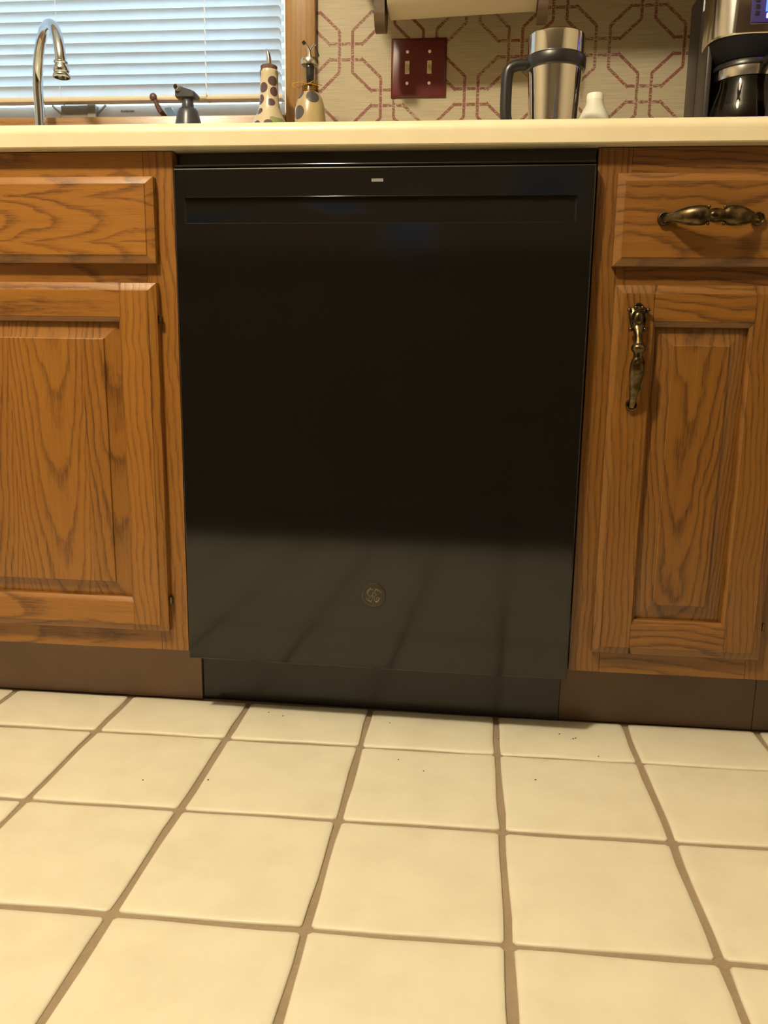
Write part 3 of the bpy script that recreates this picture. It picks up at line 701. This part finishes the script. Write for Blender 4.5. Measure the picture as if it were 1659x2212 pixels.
# faucet
fa = thing('kitchen_faucet', (-0.777, 0.52, CT), 'chrome gooseneck kitchen faucet standing in front of the blind', 'faucet')
b0 = Vector((-0.777, 0.52, 0)); b1 = Vector((-0.6445, 0.358, 0)); mid = (b0 + b1) / 2; pts = [b0 + Vector((0, 0, CT)), b0 + Vector((0, 0, 1.0)), b0 + Vector((0.001, 0, 1.07))]
zc = 1.118; rz = 0.0905
for k in range(0, 21):
    a = PI - PI * k / 20; p = mid + (b1 - b0) / 2 * math.cos(a); p.z = zc + rz * math.sin(a); pts.append(p)
pts.append(Vector((b1.x, b1.y, 1.116)))
bm = B(); tube(bm, pts, 0.0100, 24); obj('spout', bm, CHROME, fa, smooth=60)
lathed('aerator', [(0.0102, 0.0), (0.0125, -0.001), (0.0128, -0.003), (0.0108, -0.005), (0.0118, -0.008), (0.0142, -0.013), (0.0145, -0.018), (0.0128, -0.0205), (0.0155, -0.023), (0.0160, -0.027), (0.0150, -0.029), (0.0125, -0.0292), (0.0122, -0.024), (0.0001, -0.024)],
       (b1.x, b1.y, 1.121), CHROME, fa, 32, smooth=60)
lathed('faucet_base', [(0.030, 0.0), (0.030, 0.006), (0.022, 0.012), (0.0145, 0.022), (0.0125, 0.045), (0.0102, 0.05)], (-0.777, 0.52, CT), CHROME, fa)
bm = B(); tube(bm, [(-0.7715, 0.505, CT + 0.03), (-0.765, 0.47, CT + 0.045), (-0.760, 0.44, CT + 0.065)], [0.006, 0.0045, 0.0055], 12); obj('lever', bm, CHROME, fa)
# dark soap dispenser
sd = thing('soap_dispenser', (-0.4525, 0.50, CT), 'dark slate soap pump bottle with its nozzle turned left, before the blind', 'soap dispenser')
lathed('bottle', [(0.0270, 0), (0.0285, 0.003), (0.0285, 0.110), (0.0265, 0.130), (0.0228, 0.146), (0.0215, 0.153), (0.0175, 0.1600), (0.0125, 0.1625)], (-0.4525, 0.50, CT), DARKGREY, sd)
lathed('pump_neck', [(0.0118, 0.1620), (0.0118, 0.170), (0.0112, 0.172), (0.0116, 0.179), (0.0128, 0.184)], (-0.4525, 0.50, CT), DARKGREY, sd, 24)
bm = B(); hp = [(-0.472, 1.0925), (-0.4335, 1.0925), (-0.4318, 1.0985), (-0.4345, 1.1035), (-0.4430, 1.1075), (-0.4545, 1.1105), (-0.4625, 1.1140), (-0.4715, 1.1140), (-0.4735, 1.1085), (-0.4738, 1.0955)]
def hring(y, s):
    cx_, cz_ = -0.453, 1.103; return [(cx_ + (x - cx_) * s, y, cz_ + (z - cz_) * s) for x, z in hp]
loft(bm, [hring(0.484, 0.86), hring(0.487, 1), hring(0.513, 1), hring(0.516, 0.86)]); ph = obj('pump_head', bm, DARKGREY, sd)
bm = B(); tube(bm, [(-0.4655, 0.490, 1.1085), (-0.4685, 0.478, 1.1100)], [0.0062, 0.0058], 16); nz = obj('nozzle', bm, plain('pale_grey_ring', (0.34, 0.35, 0.33), 0.4), ph)
bm = B(); tube(bm, [(-0.4682, 0.479, 1.1100), (-0.4692, 0.4755, 1.1104)], 0.0040, 14); obj('nozzle_opening', bm, BLACKM, ph)
# ceramic oil bottle
ob = thing('oil_bottle', (-0.2850, 0.50, CT), 'tapered ceramic oil bottle painted with dark olives, steel pour spout, before the casing', 'bottle')
def lean(prof): return prof
lathed('bottle_body', [(0.050, 0), (0.052, 0.004), (0.050, 0.060), (0.044, 0.105), (0.0365, 0.128), (0.0275, 0.143), (0.0212, 0.158), (0.0185, 0.180), (0.0178, 0.205), (0.0180, 0.218), (0.0188, 0.224), (0.0176, 0.2285), (0.0140, 0.2290), (0.0138, 0.222)], (-0.2850, 0.50, CT), CERAMIC, ob, 48)
lathed('cork_stopper', [(0.0135, 0.2200), (0.0140, 0.2290), (0.0162, 0.2292), (0.0165, 0.2355), (0.0150, 0.2370), (0.0001, 0.2375)], (-0.2850, 0.50, CT), CORK, ob, 28)
bm = B(); tube(bm, [(-0.2850, 0.50, CT + 0.2370), (-0.2850, 0.50, CT + 0.2500), (-0.2862, 0.50, CT + 0.2590), (-0.2885, 0.50, CT + 0.2660), (-0.2900, 0.50, CT + 0.2685)],
               [0.0050, 0.0048, 0.0038, 0.0019, 0.0007], 14); obj('pour_spout', bm, STEEL, ob)
# painted glass cruet
gx, gy = -0.1935, 0.455
gb = thing('glass_cruet', (gx, gy, CT), 'round painted glass cruet with gold wire bow and levered steel pourer, beside the casing', 'bottle')
lathed('cruet_body', [(0.0270, 0), (0.0290, 0.004), (0.0300, 0.050), (0.0300, 0.125), (0.0285, 0.146), (0.0240, 0.162), (0.0180, 0.172)], (gx, gy, CT), PAINTG, gb, 40)
lathed('cruet_shoulder', [(0.0180, 0.1715), (0.0165, 0.178), (0.0150, 0.188)], (gx, gy, CT), OILG, gb, 32)
lathed('cruet_neck', [(0.0150, 0.187), (0.0150, 0.198), (0.0158, 0.200), (0.0152, 0.2025), (0.0152, 0.2125), (0.0160, 0.2145), (0.0152, 0.2165), (0.0155, 0.2210)], (gx, gy, CT), GLASS, gb, 32)
lathed('stopper', [(0.0030, 0.186), (0.0070, 0.192), (0.0078, 0.205), (0.0082, 0.2225)], (gx, gy, CT), BLACKP, gb, 24)
lathed('pourer_cap', [(0.0155, 0.2212), (0.0172, 0.2225), (0.0176, 0.2290), (0.0160, 0.2330), (0.0060, 0.2350)], (gx, gy, CT), STEEL, gb, 32)
bm = B(); tube(bm, [(gx, gy, CT + 0.234), (gx - 0.0008, gy, CT + 0.246), (gx - 0.0050, gy - 0.001, CT + 0.2555), (gx - 0.0095, gy - 0.002, CT + 0.2600)], [0.0048, 0.0034, 0.0024, 0.0018], 12)
tube(bm, [(gx + 0.0005, gy, CT + 0.247), (gx + 0.0050, gy, CT + 0.2535), (gx + 0.0095, gy, CT + 0.2590)], [0.0022, 0.0026, 0.0030], 10); sp_ = obj('pourer_spout', bm, MIRROR, gb)
bm = B(); tube(bm, [(gx - 0.0093, gy - 0.002, CT + 0.2590), (gx - 0.0130, gy - 0.003, CT + 0.2635)], 0.0034, 10); obj('spout_cap', bm, BLACKP, sp_)
bm = B(); tube(bm, [(gx + 0.0092, gy, CT + 0.2580), (gx + 0.0128, gy, CT + 0.2490), (gx + 0.0165, gy, CT + 0.2380)], [0.0012, 0.0017, 0.0021], 8); obj('pourer_lever', bm, BLACKP, sp_)
bm = B(); tube(bm, smooth_path([(gx - 0.0155, gy - 0.006, CT + 0.1830), (gx - 0.0250, gy - 0.016, CT + 0.1790), (gx - 0.0310, gy - 0.018, CT + 0.1845), (gx - 0.0150, gy - 0.020, CT + 0.1870), (gx, gy - 0.0185, CT + 0.1850), (gx + 0.0120, gy - 0.020, CT + 0.1895), (gx + 0.0200, gy - 0.016, CT + 0.1880)], 6), 0.00075, 6)
tube(bm, smooth_path([(gx - 0.0180, gy - 0.022, CT + 0.1755), (gx - 0.0080, gy - 0.022, CT + 0.1815), (gx + 0.0010, gy - 0.0185, CT + 0.1850), (gx + 0.0160, gy - 0.020, CT + 0.1840), (gx + 0.0260, gy - 0.016, CT + 0.1810)], 6), 0.00075, 6)
tube(bm, [(gx + 0.0163 * math.cos(a), gy + 0.0163 * math.sin(a), CT + 0.1850) for a in [2 * PI * k / 28 for k in range(29)]], 0.0007, 6)
obj('wire_bow', bm, GOLD, gb)['label'] = 'gold wire bow'
# tumbler
mx, my = 0.2572, 0.262
mg = thing('travel_mug', (mx, my, CT), 'polished steel tumbler with black band and side handle, in front of the wallpaper', 'mug')
lathed('mug_body', [(0.0340, 0), (0.0365, 0.002), (0.0372, 0.01), (0.0400, 0.060), (0.0448, 0.140), (0.0465, 0.190), (0.0463, 0.1945), (0.0446, 0.1962), (0.0430, 0.1955), (0.0425, 0.189), (0.036, 0.01), (0.0001, 0.008)], (mx, my, CT), MIRROR, mg, 64)
lathed('handle_band', [(0.0448, 0.1430), (0.0486, 0.1435), (0.0497, 0.1455), (0.0502, 0.1600), (0.0492, 0.1625), (0.0472, 0.1640), (0.0455, 0.1640)], (mx, my, CT), BLACKP, mg, 64)
bm = B(); hpts = smooth_path([(mx - 0.047, my - 0.006, CT + 0.1525), (mx - 0.062, my - 0.007, CT + 0.1520), (mx - 0.0735, my - 0.008, CT + 0.1470), (mx - 0.0780, my - 0.008, CT + 0.1360), (mx - 0.0790, my - 0.008, CT + 0.110), (mx - 0.0790, my - 0.008, CT + 0.085), (mx - 0.0770, my - 0.008, CT + 0.068), (mx - 0.0690, my - 0.008, CT + 0.057), (mx - 0.0560, my - 0.007, CT + 0.052), (mx - 0.0410, my - 0.006, CT + 0.052)], 6)
tube(bm, hpts, [(0.0078, 0.0095)] * len(hpts), 16, ref=(0, 1, 0)); obj('handle', bm, BLACKP, mg, smooth=60)
# white capped bottle
wb = thing('small_bottle', (0.3445, 0.43, CT), 'small milky plastic bottle with a white cap, right of the steel tumbler', 'bottle')
lathed('bottle_body', [(0.026, 0), (0.029, 0.003), (0.0300, 0.100), (0.0280, 0.114), (0.0215, 0.128), (0.0165, 0.137), (0.0150, 0.1445)], (0.3445, 0.43, CT), MILKY, wb, 32)
lathed('cap', [(0.0145, 0.1435), (0.0154, 0.1443), (0.0154, 0.1545), (0.0144, 0.1565), (0.0001, 0.1570)], (0.3445, 0.43, CT), WHITEP, wb, 32)
# coffee maker
kx, ky = 0.584, 0.36
cm = thing('coffee_maker', (kx + 0.01, 0.36, CT), 'black and steel drip coffee maker with blue lit panel at the right end', 'coffee maker')
def sup(r0x, r0y, z, cx_=kx, cy_=ky, e=2.7, seg=56, back=None):
    out = []
    for k in range(seg):
        a = 2 * PI * k / seg; c_, s_ = math.cos(a), math.sin(a)
        x = cx_ + r0x * abs(c_) ** (2 / e) * (1 if c_ >= 0 else -1); y = cy_ + r0y * abs(s_) ** (2 / e) * (1 if s_ >= 0 else -1)
        if back is not None and y > cy_: y = cy_ + (y - cy_) * back
        out.append((x, y, z))
    return out
CX = 0.597
bm = B(); loft(bm, [sup(0.080, 0.066, CT, CX), sup(0.082, 0.068, CT + 0.004, CX), sup(0.082, 0.068, CT + 0.022, CX), sup(0.079, 0.065, CT + 0.026, CX)]); obj('base', bm, BLACKP, cm)
bm = B(); box(bm, 0.519, 0.700, 0.412, 0.500, CT, 1.24, 0.006, 3); obj('water_tank_housing', bm, BLACKP, cm)
bm = B(); box(bm, 0.5195, 0.529, 0.345, 0.416, CT, 1.196, 0.003, 2); obj('side_panel', bm, plain('warm_black_plastic', (0.03, 0.024, 0.022), 0.4), cm)
bm = B(); loft(bm, [sup(0.079, 0.064, 1.1215, CX), sup(0.081, 0.066, 1.1240, CX), sup(0.081, 0.066, 1.288, CX), sup(0.076, 0.061, 1.294, CX)]); hd = obj('brew_head', bm, STEEL, cm); hd['label'] = 'brushed steel brew head'
bm = B(); loft(bm, [sup(0.060, 0.052, 1.090, CX, e=2.3), sup(0.072, 0.060, 1.104, CX, e=2.4), sup(0.077, 0.063, 1.1216, CX)]); obj('filter_basket', bm, plain('matte_black_plastic', (0.004, 0.004, 0.006), 0.6, spec=0.2), cm)
bm = B(); box(bm, 0.571, 0.662, 0.2865, 0.2955, 1.134, 1.245, 0.002, 2); pn = obj('control_panel', bm, plain('panel_black_blue_lit', (0.05, 0.04, 0.16), 0.2), cm); pn['label'] = 'glossy control panel'  # blue light of the display is put into the panel's base colour
EM = N('blue_display'); EM.set(color=(0.0, 0.0, 0.05), emit=(0.02, 0.05, 1.0), es=9.0); EM = EM.m
EM2 = N('blue_indicator'); EM2.set(color=(0.0, 0.02, 0.1), emit=(0.08, 0.35, 1.0), es=18.0); EM2 = EM2.m
bm = B(); box(bm, 0.5925, 0.652, 0.2855, 0.2870, 1.150, 1.205, 0.0008); obj('display', bm, EM, pn)
for x, z in ((0.5860, 1.1780), (0.5960, 1.1440)):
    bm = B(); box(bm, x - 0.0016, x + 0.0016, 0.2852, 0.2868, z - 0.0035, z + 0.0035, 0.0005); obj('indicator_lamp', bm, EM2, pn)
for k in range(3):
    bm = B(); box(bm, 0.5755, 0.5835, 0.2853, 0.2867, 1.1445 + k * 0.0098, 1.1510 + k * 0.0098, 0.0008); obj('button', bm, BLACKP, pn)
lamp('coffee_panel_glow', 'POINT', (0.622, 0.270, 1.15), 0.03, (0.05, 0.08, 1.0), shadow_soft_size=0.012)
ca = thing('coffee_carafe', (CX - 0.004, ky, CT + 0.027), 'glass coffee carafe with black lid and steel collar, standing in the coffee maker', 'carafe')
cc = (CX - 0.004, ky, CT)
lathed('carafe_glass', [(0.054, 0.0275), (0.060, 0.032), (0.067, 0.060), (0.067, 0.085), (0.062, 0.112), (0.056, 0.134), (0.0545, 0.150)], cc, CARAFEG, ca, 48, smooth=60)
lathed('coffee', [(0.052, 0.030), (0.058, 0.034), (0.065, 0.060), (0.065, 0.085), (0.061, 0.105), (0.0001, 0.105)], cc, plain('black_coffee', (0.008, 0.004, 0.002), 0.05), ca, 48)
lathed('carafe_collar', [(0.0550, 0.148), (0.0570, 0.1485), (0.0578, 0.1560), (0.0572, 0.1645), (0.0555, 0.165)], cc, STEEL, ca, 48)
lathed('carafe_lid', [(0.0575, 0.1648), (0.0600, 0.1655), (0.0600, 0.1695), (0.0580, 0.1735), (0.045, 0.1745), (0.0001, 0.1748)], cc, BLACKP, ca, 48)
bm = B(); hq = smooth_path([(0.612, 0.310, 1.083), (0.618, 0.288, 1.082), (0.622, 0.272, 1.070), (0.622, 0.268, 1.045), (0.621, 0.270, 1.010), (0.618, 0.280, 0.980), (0.612, 0.292, 0.972)], 5)
tube(bm, hq, [(0.0165, 0.008)] * len(hq), 16, ref=(1, 0, 0)); obj('carafe_handle', bm, BLACKP, ca, smooth=50)

# ------------------------------------------------------------------ opposite side of the room (seen only in the dishwasher's reflection)
pc = thing('peninsula_cabinet', (0, -1.65, 0), 'oak peninsula cabinet run behind the camera, mirrored darkly in the dishwasher', 'cabinet')
bm = B(); box(bm, -1.3, 1.2, -1.95, -1.38, 0.10, 0.875); obj('cabinet_body', bm, WALNUT, pc)
bm = B(); box(bm, -1.3, 1.2, -1.93, -1.43, 0.0065, 0.10); obj('toe_kick', bm, BLACKM, pc)
for k in range(5):
    bm = B(); chblock(bm, -1.28 + k * 0.495, -1.28 + k * 0.495 + 0.47, 0.12, 0.85, 0, -0.019, l=0.012, r=0.012, t=0.012, b=0.012, st=0.004)
    bmesh.ops.rotate(bm, verts=bm.verts[:], matrix=Matrix.Rotation(PI, 3, 'Z')); place(bm, (-0.10, -1.3795, 0)); obj('door', bm, WALNUT, pc)
bm = B(); box(bm, -1.33, 1.23, -1.98, -1.35, 0.876, 0.914, 0.004, 2); tag(obj('peninsula_countertop', bm, WALNUT, None), 'dark countertop of the peninsula behind the camera', 'countertop')
bm = B(); lathe(bm, [(0.17, 0.0), (0.17, 0.02), (0.10, 0.06), (0.06, 0.06)], (-0.60, -1.16, 2.375), 32)
tag(obj('ceiling_light', bm, plain('frosted_shade', (0.8, 0.75, 0.65), 0.6), None), 'round ceiling light over the kitchen floor, above the frame', 'ceiling light')
